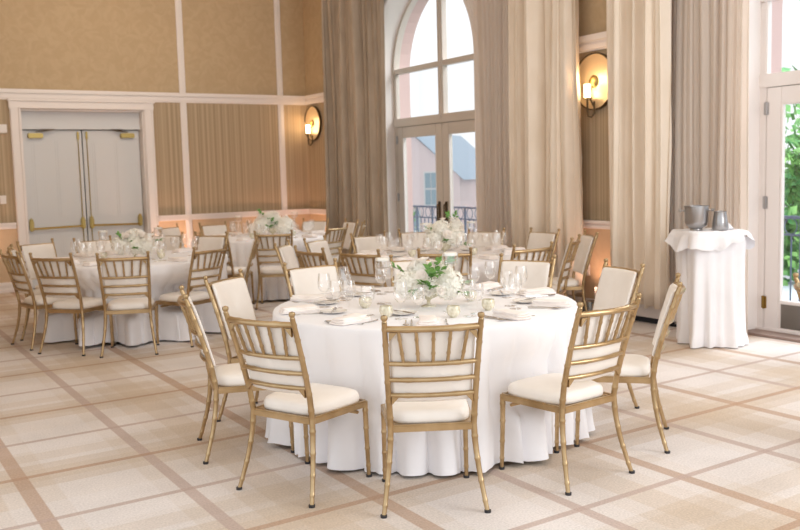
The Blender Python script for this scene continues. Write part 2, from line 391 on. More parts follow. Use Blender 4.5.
# window and french doors: frames, muntins, glass
def bar_y(mb, y0, y1, z, h, x=XG, d=.07): mb.box((x, (y0+y1)/2, z), (d, y1-y0, h), ch=.006)
def bar_z(mb, y, w, z0, z1, x=XG, d=.07): mb.box((x, y, (z0+z1)/2), (d, w, z1-z0), ch=.006)
for i, (a, b) in enumerate(OPEN):
    c, r = (a+b)/2, (b-a)/2
    mb = MB(); N = 40
    def archf(u, v, ri, ro, x0, x1):
        t = pi*u; rr = (ri, ro, ro, ri, ri)[int(round(v*4))]; xx = (x0, x0, x1, x1, x0)[int(round(v*4))]
        return (xx, c-rr*cos(t), ZS+rr*sin(t))
    mb.grid(lambda u, v: archf(u, v, r-.06, r, XG-.05, XG+.05), N, 5)
    bar_z(mb, a+.04, .08, 0, ZS); bar_z(mb, b-.04, .08, 0, ZS)
    bar_y(mb, a, b, 2.30, .12, d=.10); bar_y(mb, a, b, 3.05, .075, d=.08)
    bar_z(mb, c, .12, 2.3, ZS+r-.03, d=.09); mb.box((XG-.045, c, 3.3), (.03, .05, 2.0))
    mb.box((XG, c, .02), (.12, b-a, .04))
    fr = struct('window_%d' % (i+1), mb, M['paint_wood'] if i == 0 else M['paint'])
    g = MB(); g.grid(lambda u, v: (XG+.012, c-(r-.06)*cos(pi*u)*v, ZS+(r-.06)*sin(pi*u)*v), 32, 2); g.box((XG+.012, c, 2.68), (.004, b-a-.1, .7)); obj('window_pane', g, M['pane'], fr)
    # door leaves
    for s in (-1, 1):
        y0, y1 = (a+.085, c-.004) if s < 0 else (c+.004, b-.085)
        mb = MB(); st = .15
        bar_z(mb, y0+st/2, st, .03, 2.235); bar_z(mb, y1-st/2, st, .03, 2.235)
        bar_y(mb, y0+st, y1-st, 2.155, .16); bar_y(mb, y0+st, y1-st, .17, .28)
        ins = MB()
        for yy in (y0+st+.008, y1-st-.008): ins.box((XG-.02, yy, 1.19), (.03, .016, 1.78))
        leaf = struct('door_%d' % (3+i*2+(s > 0)), mb, M['paint_wood'] if i == 0 else M['paint'])
        obj('glazing_bead', ins, M['paint'], leaf)
        g = MB(); g.box((XG, (y0+y1)/2, 1.19), (.006, y1-y0-2*st, 1.78)); obj('door_pane', g, M['pane'], leaf)
        hy = c+s*.085
        p = MB(); p.box((XG-.045, hy, .99), (.016, .05, .32), ch=.004); p.tube([(XG-.05, hy, .86), (XG-.085, hy, .88), (XG-.085, hy, 1.10), (XG-.05, hy, 1.12)], .011, 8); obj('door_handle', p, M['bronze'], leaf)
        yh = y0-.0 if s < 0 else y1
        for z in (.28, 1.2, 2.05):
            p = MB(); p.tube([(XG-.045, yh, z-.06), (XG-.045, yh, z+.06)], .009, 8); p.box((XG-.038, yh, z), (.006, .05, .11)); obj('hinge', p, M['gold_dark'] if z < 1 else M['steel'], leaf)
        if i == 1:
            p = MB(); p.box((XG-.038, (y0+y1)/2, .17), (.005, y1-y0-.36, .22), ch=.001); obj('kick_plate', p, M['kick'], leaf)
# arched interior casing around openings
for i, (a, b) in enumerate(OPEN):
    c, r = (a+b)/2, (b-a)/2
    mb = MB()
    for (ri, ro, dd) in ((r, r+.055, .035), (r+.055, r+.16, .022), (r+.16, r+.20, .05)):
        mb.grid(lambda u, v: ((XW-.001, XW-dd, XW-dd, XW-.001)[int(round(v*3))], c-(ri, ri, ro, ro)[int(round(v*3))]*cos(pi*u), ZS+(ri, ri, ro, ro)[int(round(v*3))]*sin(pi*u)), 40, 4)
        for s in (-1, 1):
            mb.box((XW-dd/2, c+s*(ri+ro)/2, ZS/2), (dd, ro-ri, ZS))
    for s in (-1, 1):   # lining of the reveal
        mb.box((XW+.16, c+s*(r-.006), ZS/2), (.36, .012, ZS))
    mb.grid(lambda u, v: (XW-.02+.36*v, c-(r-.012)*cos(pi*u), ZS+(r-.012)*sin(pi*u)), 40, 2)
    for s in (-1, 1): mb.box((XW-.035, c+s*(r+.10), .17), (.07, .22, .34), ch=.006)
    struct('trim_%d' % k, mb, M['paint']); k += 1
mb = MB(); mb.box((XG-.12, 4.14, .012), (.30, 2.5, .024), ch=.005); struct('trim_%d' % k, mb, mat('bronze threshold', srgb(150, 128, 118), .6)); k += 1
# heater cabinet under the cream curtain
hb = thing('baseboard_heater', 'low white heater cabinet under the cream curtain, dark gap at floor', 'heater', (XW-.06, 6.36, 0))
mb = MB(); mb.box((0, 0, .18), (.10, 1.42, .24), ch=.006); obj('casing', mb, M['paint'], hb)
mb = MB(); mb.box((.02, 0, .03), (.05, 1.38, .06)); obj('kick_space', mb, M['black'], hb)  # black block stands for the shadow in the gap at the floor
mb = MB()
for q in range(14): mb.box((0, -.62+q*.095, .302), (.07, .06, .006))
obj('vent_grille', mb, M['steel'], hb)

# ------------------------------------------------------------------ curtains
def curtain(name, label, ya, yb, z0, z1, x, amp, nf, m, seed, group=None, gather=0., hem=.01, flare=0.):
    rnd = random.Random(seed); ph = [rnd.uniform(0, 6.28) for _ in range(6)]
    def fn(u, v):
        z = z0+(z1-z0)*v
        w = u + .012*sin(7*u*pi+ph[0]+1.5*v) + .02*sin(3*u*pi+ph[1]+.8*v)
        t = 2*pi*nf*w
        a = amp*(1-.25*v)*(1+.35*sin(5.1*u+ph[2]))
        f = 2*abs(sin(t/2+.5*sin(4.3*u+ph[3]+.9*v)))**.7-1
        f = f*(.7+.3*sin(2.3*t/3+ph[4]))+.35*sin(.43*t+ph[1]+1.2*v)+.12*sin(2.7*t+ph[4]+v)
        y = ya+(yb-ya)*u + gather*(u-.5)*(1-v)**2 + .4*a*cos(t)*.6
        y += flare*(1-v)*(u-.5)
        xx = x - a*f - .012*sin(6*v+ph[5]+9*u)
        zz = z + (hem*sin(t+1) if v < .01 else 0)
        return (xx, y, zz)
    mb = MB(); mb.grid(fn, int(nf*22)+1, 26)
    me = mb.mesh(name, m, sharp=80); o = link(name, me); md = o.modifiers.new('thickness', 'SOLIDIFY'); md.thickness = .006
    tag(o, label, 'curtain', group); return o
DR = 4.75
curtain('curtain', 'shaded pleated drape beside the corner mirror sconce', 11.72, 12.72, .04, DR, 6.72, .11, 6.5, M['drape_shade'], 3)
curtain('sheer_curtain', 'pale translucent curtain between the shaded drape and the arched window', 11.22, 11.78, .04, DR, 6.80, .045, 6, M['drape_shade'], 5)
curtain('sheer_curtain', 'cream sheer curtain on the other edge of the arched window', 8.12, 8.98, .04, DR, 6.76, .045, 9.5, M['sheer'], 8)
curtain('curtain', 'cream velvet drape with deep folds between arched window and round sconce', 7.16, 8.22, .22, DR, 6.70, .115, 6, M['drape'], 11)
curtain('curtain', 'wide cream drape hanging just past the round sconce over the heater', 5.96, 6.70, .20, DR, 6.68, .115, 5.0, M['drape'], 14)
curtain('sheer_curtain', 'cream sheer curtain behind the ice bucket table', 5.20, 6.10, .04, DR, 6.865, .026, 11, M['sheer'], 17)
for nm, ya, yb in (('curtain_rod', 7.1, 13.1), ('curtain_rod', 2.6, 6.9)):
    rt = thing(nm, 'bronze curtain rod above the arched window' if ya > 7 else 'bronze curtain rod above the garden doors', 'curtain rod', (6.76, ya, 4.82))
    mb = MB(); mb.tube([(0, 0, 0), (0, yb-ya, 0)], .022, 10); obj('pole', mb, M['bronze'], rt)
    for yy in (.0, yb-ya):
        mb = MB(); mb.lathe([(0, -.06), (.03, -.04), (.045, 0), (.03, .04), (0, .06)], 12, (0, yy, 0), Matrix.Rotation(pi/2, 3, 'X')); obj('finial', mb, M['bronze'], rt)
        mb = MB(); mb.bar((0, yy+(.2 if yy == 0 else -.2), 0), (XW-6.77, yy+(.2 if yy == 0 else -.2), 0), .03, .03); obj('bracket', mb, M['bronze'], rt)

# ------------------------------------------------------------------ sconces
def sconce(y, z, R, label):
    t = thing('mirror_sconce', label, 'wall lamp', (XW-.006, y, z), 0)
    rot = Matrix.Rotation(-pi/2, 3, 'Y')
    mb = MB(); mb.lathe([(0, .035), (R*.4, .030), (R*.8, .022), (R*.95, .03)], 48, (0, 0, 0), rot); obj('mirror_dish', mb, M['mirror'], t)
    mb = MB(); mb.lathe([(R*.955, .0), (R*.99, .0), (R, .03), (R*.985, .045), (R*.955, .045), (R*.955, .0)], 48, (0, 0, 0), rot); obj('rim', mb, M['bronze'], t)
    mb = MB(); mb.lathe([(0, .07), (R*.16, .06), (R*.22, .04), (R*.22, .03)], 24, (0, 0, 0), rot); obj('boss', mb, M['brass'], t)
    mb = MB(); mb.tube([(-.05, -.02, -R*.7), (-.06, -.03, -R*1.1), (-.09, -.02, -R*1.25), (-.10, .02, -R*1.2), (-.10, .03, -R*.95), (-.10, .03, -R*.62)], .011, 8)
    mb.tube([(-.05, .0, -R*.1), (-.09, .02, -R*.5), (-.05, -.02, -R*.9)], .008, 8); ar = obj('arm', mb, M['bronze'], t)
    mb = MB(); mb.lathe([(0, 0), (.045, .005), (.05, .015), (.02, .02)], 20, (-.10, .03, -R*.62)); obj('drip_tray', mb, M['brass'], ar)
    mb = MB(); mb.lathe([(0, 0), (.034, 0), (.034, .15), (0, .152)], 20, (-.10, .03, -R*.60)); obj('candle_sleeve', mb, M['white_glass'], t)
    l = bpy.data.lights.new('sconce_light', 'POINT'); l.energy = 2.5; l.color = (1, .62, .32); l.shadow_soft_size = .06
    o = bpy.data.objects.new('sconce_light', l); COL.objects.link(o); o.location = (XW-.2, y+.02, z-R*.3+.12)
sconce(7.13, 2.46, .30, 'round mirrored brass sconce on the pier between the two cream drapes')
sconce(13.72, 2.42, .29, 'round mirrored brass sconce in the corner beside the shaded drape')

# ------------------------------------------------------------------ chair
def post_path():
    return [(.192, .072, .40), (.196, .056, .50), (.201, .031, .60), (.206, -.004, .72), (.211, -.043, .84), (.214, -.066, .905)]
def ypost(z):
    P = post_path()
    for a, b in zip(P, P[1:]):
        if z <= b[2]: return a[1]+(b[1]-a[1])*max(0, z-a[2])/(b[2]-a[2])
    return P[-1][1]
def bamboo(path, r0, r1, nodes, seg=10):
    # path with raised rings like bamboo
    P = [Vector(p) for p in path]; seglen = [0]
    for a, b in zip(P, P[1:]): seglen.append(seglen[-1]+(b-a).length)
    T = seglen[-1]
    def at(t):
        d = t*T
        for i in range(len(P)-1):
            if d <= seglen[i+1]+1e-9:
                q = (d-seglen[i])/(seglen[i+1]-seglen[i]); return P[i].lerp(P[i+1], q)
        return P[-1]
    ts = set([i/10 for i in range(11)]); e = .006/T
    for n in nodes: ts |= {n-2*e, n-e, n, n+e, n+2*e}
    ts = sorted(t for t in ts if 0 <= t <= 1)
    rad = []
    for t in ts:
        r = r0+(r1-r0)*t; b = max([max(0, 1-abs(t-n)/(2*e)) for n in nodes]+[0]); rad.append(r+.0022*b)
    mb = MB(); mb.tube([at(t) for t in ts], rad, seg); return mb
def bow(x, hw, depth): return -depth*(1-(x/hw)**2)     # backward bulge of the rails
def make_chair():
    root = thing('chiavari_chair', 'gold chiavari chair', 'chair', (0, 0, 0), 0, None)
    # seat cushion
    def outline(u, s, dz):
        t = 2*pi*u; c, sn = cos(t), sin(t); p = .42
        x = math.copysign(abs(c)**p, c); y = math.copysign(abs(sn)**p, sn)
        yy = (y+1)/2; hw = .183+(.208-.183)*yy
        return Vector((x*hw*s, .085+.200+(y*.200)*s, dz))
    rings = [(.90, .402), (.99, .404), (1.0, .418), (.995, .436), (.96, .452), (.86, .462), (.6, .469), (.3, .471), (.001, .4715)]
    mb = MB(); mb.grid(lambda u, v: outline(u, rings[int(round(v*8))][0], rings[int(round(v*8))][1]), 48, 9, wrap=True)
    obj('seat', mb, M['vinyl'], root, sharp=80)
    # seat frame
    mb = MB()
    c4 = [(-.188, .072), (.188, .072), (.205, .475), (-.205, .475)]
    for i in range(4):
        a, b = c4[i], c4[(i+1) % 4]; mb.bar((a[0], a[1], .388), (b[0], b[1], .388), .026, .034, .006)
    mb.box((0, .275, .399), (.37, .37, .008))
    obj('seat_frame', mb, M['gold'], root)
    for s in (-1, 1):
        mb = bamboo([(s*.205, .470, .40), (s*.206, .472, .25), (s*.208, .482, .0)], .0145, .0105, (.12, .35, .62, .85)); lg = obj('leg', mb, M['gold'], root)
        g = MB(); g.lathe([(0, 0), (.015, 0), (.016, .012), (0, .014)], 12, (s*.208, .482, 0)); obj('foot_glide', g, M['rubber'], lg)
        mb = bamboo([(s*.192, .072, .40), (s*.197, .066, .30), (s*.210, .045, .18), (s*.228, .012, .06), (s*.238, -.006, 0)], .0150, .0105, (.15, .4, .65, .87)); lg = obj('leg', mb, M['gold'], root)
        g = MB(); g.lathe([(0, 0), (.015, 0), (.016, .012), (0, .014)], 12, (s*.238, -.006, 0)); obj('foot_glide', g, M['rubber'], lg)
        pp = [(s*x, y, z) for x, y, z in post_path()]
        mb = bamboo(pp, .0150, .0125, (.08, .24, .42, .6, .78, .93)); bp = obj('back_post', mb, M['gold'], root)
        mb = MB(); mb.lathe([(0, -.008), (.0115, -.004), (.0095, .002), (.013, .006), (.0165, .015), (.014, .025), (0, .030)], 14, (s*.214, -.067, .908)); obj('finial', mb, M['gold'], bp)
    def rail(z, y, hw, depth, r, name, n=15):
        mb = MB(); pts = []
        for i in range(n):
            x = -hw+2*hw*i/(n-1); pts.append((x, y+bow(x, hw, depth), z))
        rad = [r*(1+.18*(i in (3, n-4))) for i in range(n)]
        mb.tube(pts, rad, 10); return obj(name, mb, M['gold'], root)
    rail(.872, ypost(.872)+.002, .205, .038, .0145, 'top_rail')
    rail(.706, ypost(.706), .198, .034, .0108, 'back_rail'); rail(.628, ypost(.628), .196, .032, .0108, 'back_rail'); rail(.552, ypost(.552), .193, .028, .0108, 'back_rail')
    for i in range(5):
        x = (-2+i)*.0775; x2 = x*.84
        a = (x, ypost(.872)+.002+bow(x, .205, .038), .872); b = (x2, ypost(.706)+bow(x2, .198, .034), .706)
        obj('spindle', bamboo([a, b], .0078, .0078, (.3, .7), 8), M['gold'], root)
    for s in (-1, 1):
        for (x, y, z, dz) in ((.196, ypost(.855), .855, -1), (.185, ypost(.548)-.002, .548, -1)):
            mb = MB(); yb = y-.006
            vs = [(s*x, yb-.006, z), (s*(x-.036), yb-.010, z), (s*x, yb-.004, z+dz*.04)]
            vs2 = [(p[0], p[1]+.014, p[2]) for p in vs]
            mb.add(vs+vs2, [(0, 1, 2), (3, 5, 4), (0, 3, 4, 1), (1, 4, 5, 2), (2, 5, 3, 0)]); obj('corner_bracket', mb, M['gold'], root)
    # padded back, in front of spindles
    def pad(u, v):
        # closed loop around thickness
        rings = [(.0, 0.93), (.3, .985), (.5, 1.0), (.75, .985), (1.0, .9)]
        return None
    mb = MB()
    NU, NV = 88, 7
    prof = [(.0, .001), (.0, .9), (.004, .97), (.014, 1.0), (.024, .97), (.029, .88), (.033, .5), (.034, .001)]
    z0, z1 = .515, .880; zc, hz = (z0+z1)/2, (z1-z0)/2
    def padf(u, v):
        d, sc = prof[int(round(v*7))]; t = 2*pi*u; c, sn = cos(t), sin(t); p = .08
        x = math.copysign(abs(c)**p, c)*sc; zz = math.copysign(abs(sn)**p, sn)*sc
        z = zc+zz*hz; q = (z-.40)/.505; hw = .184+.012*(z-z0)/(z1-z0); X = x*hw
        ybase = ypost(z)-.006
        return (X, ybase+bow(X, .205, .034)+.018+d, z)
    mb.grid(padf, NU, 8, wrap=True); obj('back_cushion', mb, M['vinyl'], root, sharp=80)
    # top strip of pad frame seen from the front
    mb = MB(); mb.bar((-.200, .42, .352), (.200, .42, .352), .016, .016, .004); obj('stretcher', mb, M['gold'], root)
    return root
proto = make_chair(); index_kids(proto)

T = [(3.03, 4.60), (5.02, 7.30), (2.64, 9.37), (4.95, 11.30)]
CHAIRS = [  # x, y, facing (deg), table, label
 (2.236, 3.342, 61.8, 0, 'gold chair seen square from behind at the front table, its whole back in view'),
 (1.727, 3.980, 23, 0, 'gold chair at the front table, between the square-on chair and the edge-on one'),
 (1.706, 4.922, -15.7, 0, 'gold chair at the front table seen edge-on, on its door side'),
 (2.202, 5.624, -53, 0, 'gold chair showing its white back pad, just behind the edge-on front table chair'),
 (2.965, 5.940, -86, 0, 'gold chair with full white back pad on the front table\'s far rim, beside wine glasses'),
 (3.763, 5.771, 238, 0, 'gold chair mostly hidden behind the front table flowers'),
 (4.277, 5.160, 205, 0, 'gold chair with wide cream back pad on the front table\'s window side'),
 (4.372, 4.335, 168, 0, 'gold chair with tilted cream back pad before the cream drape, at the front table'),
 (3.932, 3.507, 132.3, 0, 'gold chair seen edge-on on the front table\'s window side, before the skirted table'),
 (3.127, 3.206, 95.5, 0, 'gold chair at the front table with spindles in view, window side of the square-on chair'),
 (4.295, 6.195, 54, 1, 'gold chair at the window table hidden behind the front table flowers'),
 (3.803, 6.690, 20, 1, 'dark gold spindle-back chair at the window table, beside the tall stemmed glass'),
 (3.609, 7.220, 8, 1, 'dark gold spindle chair back just above the front table\'s white pad chair'),
 (3.70, 7.96, -42, 1, 'gold chair showing a narrow white pad slice at the window table'),
 (4.21, 8.29, -55, 1, 'gold chair with bright white pad behind the dark spindle chair backs'),
 (4.905, 8.45, -88, 1, 'gold chair with beige back pad in front of the greige drape\'s hem'),
 (5.581, 8.554, 245, 1, 'gold chair with beige pad under the arched window, behind glasses'),
 (6.060, 7.986, 207, 1, 'gold chair with beige pad under the window handles\' cream sheer'),
 (6.367, 7.404, 182, 1, 'gold chair with beige pad against the deep-folded cream drape'),
 (6.349, 6.716, 152, 1, 'gold chair mostly hidden behind the edge-on ladder chair by the drape'),
 (5.806, 6.352, 128, 1, 'gold chair with spindles and white pad seen obliquely before the wall outlet'),
 (5.039, 6.020, 92, 1, 'gold chair whose curved top rail shows above the front table\'s wide cream pad'),
 (2.155, 8.06, 68, 2, 'gold chair seen square from behind at the double-door table'),
 (1.676, 8.527, 40, 2, 'gold spindle-back chair with seat in view at the double-door table, beside the square-on one'),
 (1.451, 9.175, 11, 2, 'dark gold chair seen narrow from behind, second in at the picture edge'),
 (1.567, 9.809, -12, 2, 'gold chair cut off by the picture edge at the double-door table'),
 (1.907, 10.532, -66, 2, 'gold chair with white back pad in front of the door casing'),
 (2.497, 10.493, -78, 2, 'gold chair with pale pad before the meeting door leaves'),
 (3.333, 10.630, 215, 2, 'gold chair with beige pad and dark top rail beside the table flowers'),
 (3.677, 10.039, 206, 2, 'gold chair with wide beige pad between the two rear flower arrangements'),
 (3.766, 9.058, 156, 2, 'gold chair seen edge-on with bright rails, beside the square-on rear chair'),
 (2.961, 8.218, 116, 2, 'gold spindle-back chair on the double-door table\'s window side, seat toward doors'),
 (3.827, 10.301, 36, 3, 'gold chair whose dark top rail peeks over the wide beige pad'),
 (4.383, 9.832, 62, 3, 'gold chair seen square from behind at the corner table, under its flowers'),
 (5.401, 10.262, 116, 3, 'gold chair with silvery lit spindles at the corner table'),
 (5.981, 10.636, 146, 3, 'gold chair edge-on with bright bars against the shaded drape'),
 (6.169, 11.292, 174, 3, 'gold chair with shaded brown pad in front of the shaded drape'),
 (6.010, 12.036, 212, 3, 'gold chair with tan pad at the corner, under the corner sconce'),
 (5.344, 12.365, 252, 3, 'gold chair with tan pad half hidden by the corner table flowers'),
 (4.654, 12.457, -78, 3, 'gold chair with beige pad against the wall, behind two goblets'),
 (4.000, 12.396, -54, 3, 'gold chair with grey-white pad against the glowing wainscot'),
 (4.48, 2.955, -46, None, 'gold chair cut off at the picture edge before the garden door'),
]
for i, (x, y, fa, tb, lab) in enumerate(CHAIRS):
    rz = R_(fa-90)
    g = 'gold chiavari chairs around the banquet tables'
    if i == 0: proto.location = (x, y, 0); proto.rotation_euler = (0, 0, rz); proto['label'] = lab; proto['group'] = g
    else: dup(proto, (x, y, 0), rz, lab, g)

# ------------------------------------------------------------------ tables and cloths
TN = ['the front table', 'the window table', 'the double-door table', 'the corner table']
RT = .915
def table_mesh(i):
    cx, cy = T[i]
    t = thing('round_table', 'round folding banquet table under the white cloth of '+TN[i], 'table', (cx, cy, 0), R_(15))
    mb = MB(); mb.lathe([(0, .728), (RT-.012, .728), (RT-.006, .734), (RT-.006, .750), (RT-.012, .755), (0, .755)], 64); obj('tabletop', mb, mat('plywood', srgb(170, 140, 105), .6), t)
    for a in (35, 145, 215, 325):
        x, y = .62*cos(R_(a)), .62*sin(R_(a)); mb = MB(); mb.tube([(x, y, .728), (x*1.02, y*1.02, .02)], .014, 10); l = obj('leg', mb, M['bronze'], t)
        mb = MB(); mb.lathe([(0, 0), (.02, 0), (.022, .02), (.015, .03), (0, .03)], 12, (x*1.02, y*1.02, 0)); obj('leg_cap', mb, M['rubber'], l)
def cloth(i, seed, nf, gap):
    cx, cy = T[i]; rnd = random.Random(seed); ph = [rnd.uniform(0, 6.28) for _ in range(8)]
    chs = []
    for (x, y, fa, tb, lab) in CHAIRS:
        if tb == i:
            d = sqrt((x-cx)**2+(y-cy)**2); chs.append((atan2(y-cy, x-cx), d))
    foot = []
    for (x, y, fa, tb, lab) in CHAIRS:
        if tb == i:
            f = R_(fa-90); foot.append([(x+cos(f)*px-sin(f)*py, y+sin(f)*px+cos(f)*py) for px, py in ((-.25, .03), (.25, .03), (.236, .515), (-.236, .515))])
    def ray(a):
        # first distance at which a ray from the table's middle meets a tucked-in chair
        m = 9.; dx, dy = cos(a), sin(a)
        for q in foot:
            for k_ in range(4):
                (x1, y1), (x2, y2) = q[k_], q[(k_+1) % 4]
                ex, ey = x2-x1, y2-y1; den = dx*ey-dy*ex
                if abs(den) < 1e-9: continue
                t = ((x1-cx)*ey-(y1-cy)*ex)/den; u_ = ((x1-cx)*dy-(y1-cy)*dx)/den
                if t > 0 and 0 <= u_ <= 1: m = min(m, t)
        return m
    NT = 720; base = [min(1.06, ray(2*pi*q/NT)-.015) for q in range(NT)]
    low = [min(base[(q+d) % NT] for d in range(-5, 6)) for q in range(NT)]
    sm = [sum(low[(q+d) % NT] for d in range(-4, 5))/9 for q in range(NT)]
    def lim(a):
        return sm[int(round(a/(2*pi)*NT)) % NT]
    legs = []
    for (x, y, fa, tb, lab) in CHAIRS:
        if tb == i:
            f = R_(fa-90)
            for px in (-.207, .207):
                lx, ly = x+cos(f)*px-sin(f)*.476-cx, y+sin(f)*px+cos(f)*.476-cy; legs.append((atan2(ly, lx), sqrt(lx*lx+ly*ly)))
    def leglim(a):
        m = 9.
        for la, lr in legs:
            da = abs((a-la+pi) % (2*pi)-pi)*lr
            if da < .14: m = min(m, lr-.032+max(0, da-.035)*1.2)
        return m
    NA = 420
    def fold(a):
        s = 2*abs(sin(nf*a+ph[0]+.9*sin(3*a+ph[1])+.5*sin(5*a+ph[2])))**.8-1
        s2 = sin(nf*2*a+ph[3]+sin(4*a+ph[4]))
        return .8*s+.2*s2+.25*sin(5*a+ph[5])
    zs = [.7585, .7585, .7575, .752, .742, .725, .69, .64, .58, .51, .44, .38, .336, .30, .27, .20, .13, .06, 0]
    rr = [0, .5, RT-.008, RT, RT+.004]
    def fn(u, v):
        j = int(round(v*(len(zs)-1))); a = 2*pi*u; z = zs[j]
        if j < 5: r = rr[j]
        else:
            t = (.742-z)/.742; f = fold(a)
            r = RT+.004+.045*t+.075*t**.95*f + .012*t*sin(2*a+ph[6])
            L = lim(a); k_ = min(1, max(0, (.66-z)/.15)) if z > .335 else max(0, (z-.27)/.065)
            r = min(r, leglim(a)) if z < .45 else r
            r = r+(min(r, L+.012*(f-1) if L < 1.0 else L)-r)*k_
        if j == len(zs)-1: z = gap+.012*(1+sin(3*a+ph[7]))*.5+.010*max(0, fold(a))
        else: z = max(z, gap)
        return (cx+r*cos(a), cy+r*sin(a), z)
    mb = MB(); mb.grid(fn, NA, len(zs), wrap=True)
    o = obj('tablecloth', mb, M['linen'], None, sharp=80)
    tag(o, 'floor-length white cloth with soft folds draped over '+TN[i], 'tablecloth', 'white tablecloths')
for i in range(4): table_mesh(i); cloth(i, 20+i, 17+i, .012)

# ------------------------------------------------------------------ tableware prototypes
ZT = .7595
def goblet(bowl, hstem, foot=.036):
    # bowl: profile of (r,z) above stem
    pr = [(0, 0), (foot, .0), (foot, .003), (.008, .006), (.0036, .02), (.0034, hstem-.01), (.007, hstem)]
    pr += [(r, hstem+z) for r, z in bowl]
    pr += [(r-.0014, hstem+z) for r, z in reversed(bowl)] + [(0, hstem+.006)]
    return pr
def glass_proto(name, prof, seg=20):
    mb = MB(); mb.lathe(prof, seg); return mb.mesh(name, M['glass'], sharp=60)
WINE = glass_proto('wine_glass', goblet([(.020, .006), (.034, .025), (.040, .05), (.038, .08), (.032, .115)], .09))
WATER = glass_proto('water_goblet', goblet([(.022, .006), (.037, .028), (.041, .06), (.039, .085), (.036, .10)], .07))
FLUTE = glass_proto('champagne_flute', goblet([(.010, .01), (.020, .04), (.026, .08), (.027, .12), (.024, .145)], .085, .032))
def napkin_mesh():
    mb = MB()
    for q, (w, l, z, dx) in enumerate(((.115, .235, .007, 0), (.108, .225, .018, .006), (.092, .21, .029, -.004))):
        def fn(u, v):
            t = 2*pi*u; c, s = cos(t), sin(t); p = .25
            x = math.copysign(abs(c)**p, c); y = math.copysign(abs(s)**p, s)
            sc, dz = ((.0, -.006), (.96, -.006), (1, 0), (.97, .005), (.8, .007), (.0, .008))[int(round(v*5))]
            X = x*w/2*sc; Y = y*l/2*sc
            return (X+dx+.006*sin(Y*18+q), Y, z+dz+.0025*sin(X*60+Y*23+q))
        mb.grid(fn, 28, 6, wrap=True)
    return mb.mesh('napkin', M['linen_top'], sharp=60)
NAP = napkin_mesh()
def cutlery(kind):
    mb = MB()
    if kind == 'fork':
        mb.tube([(0, -.10, .004), (0, -.03, .003), (0, .03, .006), (0, .045, .004)], [.0045, .0035, .002, .004], 8)
        for x in (-.007, -.0023, .0023, .007): mb.tube([(x*.5, .043, .004), (x, .055, .003), (x, .085, .007)], .0012, 5)
    elif kind == 'knife':
        mb.tube([(0, -.11, .004), (0, -.02, .004), (0, .0, .004)], [.0045, .005, .003], 8)
        mb.add([(-.004, 0, .003), (.008, .0, .003), (.009, .08, .003), (.0, .115, .003), (-.004, .10, .003), (-.003, 0, .006), (-.003, .10, .005)], [(0, 1, 2, 3, 4), (0, 4, 6, 5), (5, 6, 3, 2, 1), (4, 3, 6), (0, 5, 1)])
    else:
        mb.tube([(0, -.10, .004), (0, -.02, .003), (0, .04, .005)], [.0045, .003, .0025], 8)
        mb.grid(lambda u, v: (.0185*v*cos(2*pi*u), .062+.027*v*sin(2*pi*u), .003+.006*v*v), 18, 4, wrap=True)
    return mb.mesh(kind, M['plate'])
FORK, KNIFE, SPOON = cutlery('fork'), cutlery('knife'), cutlery('spoon')
mb = MB(); mb.lathe([(0, .003), (.045, .003), (.055, .006), (.078, .013), (.080, .016), (.054, .010), (.044, .006), (0, .006)], 32); PLATE = mb.mesh('bread_plate', M['china'])
mb = MB(); mb.lathe([(0, .0), (.018, .0), (.020, .006), (.03, .012), (.038, .03), (.038, .05), (.034, .064), (.031, .064), (.034, .05), (.033, .032), (.0, .018)], 24)
VOT = mb.mesh('votive_cup', M['mercury'])
mb = MB(); mb.lathe([(0, .02), (.026, .02), (.028, .042), (0, .042)], 16); VWAX = mb.mesh('candle', M['wax'])
PLACED = []
def free(x, y, rad, n=0):
    return all(sqrt((x-a)**2+(y-b)**2) > rad+c for a, b, c in PLACED)
def put(name, me, P, r, t, rad, rz, label, cat, group):
    # stand a round piece at (r, t) of its setting, or a little further in where the table is crowded
    for dr, dt in ((0, 0), (-.07, 0), (-.03, .03), (-.12, -.02), (-.10, .05), (-.17, 0)):
        x, y = P(r+dr, t+dt)
        if free(x, y, rad): PLACED.append((x, y, rad)); return single(name, me, x, y, ZT, rz, label, cat, group)
def single(name, me, x, y, z, rz, label, cat, group=None):
    return tag(link(name, me, None, (x, y, z), rz), label, cat, group)
NEAR = ['the square-on chair', 'the door-side neighbour of the square-on chair', 'the edge-on door-side chair', 'the white pad chair behind the edge-on one',
        'the far-rim white pad chair', 'the flower-hidden chair', 'the wide cream pad chair', 'the tilted pad chair by the drape', 'the edge-on window-side chair', 'the spindle-back chair, window side']
for _x, _y, _r in ((2.66, 4.68, .04), (2.57, 4.29, .04), (2.85, 4.04, .04), (3.15, 4.12, .04), (3.30, 4.49, .04), (3.10, 4.80, .04), (2.83, 4.75, .05), (2.96, 4.22, .05), (2.98, 4.48, .20),
    (4.72, 7.12, .05), (5.35, 7.25, .05), (2.38, 9.66, .05), (2.98, 9.71, .05), (2.68, 9.02, .05), (4.62, 11.5, .05), (5.45, 11.5, .05)): PLACED.append((_x, _y, _r))
gl_offs = {}
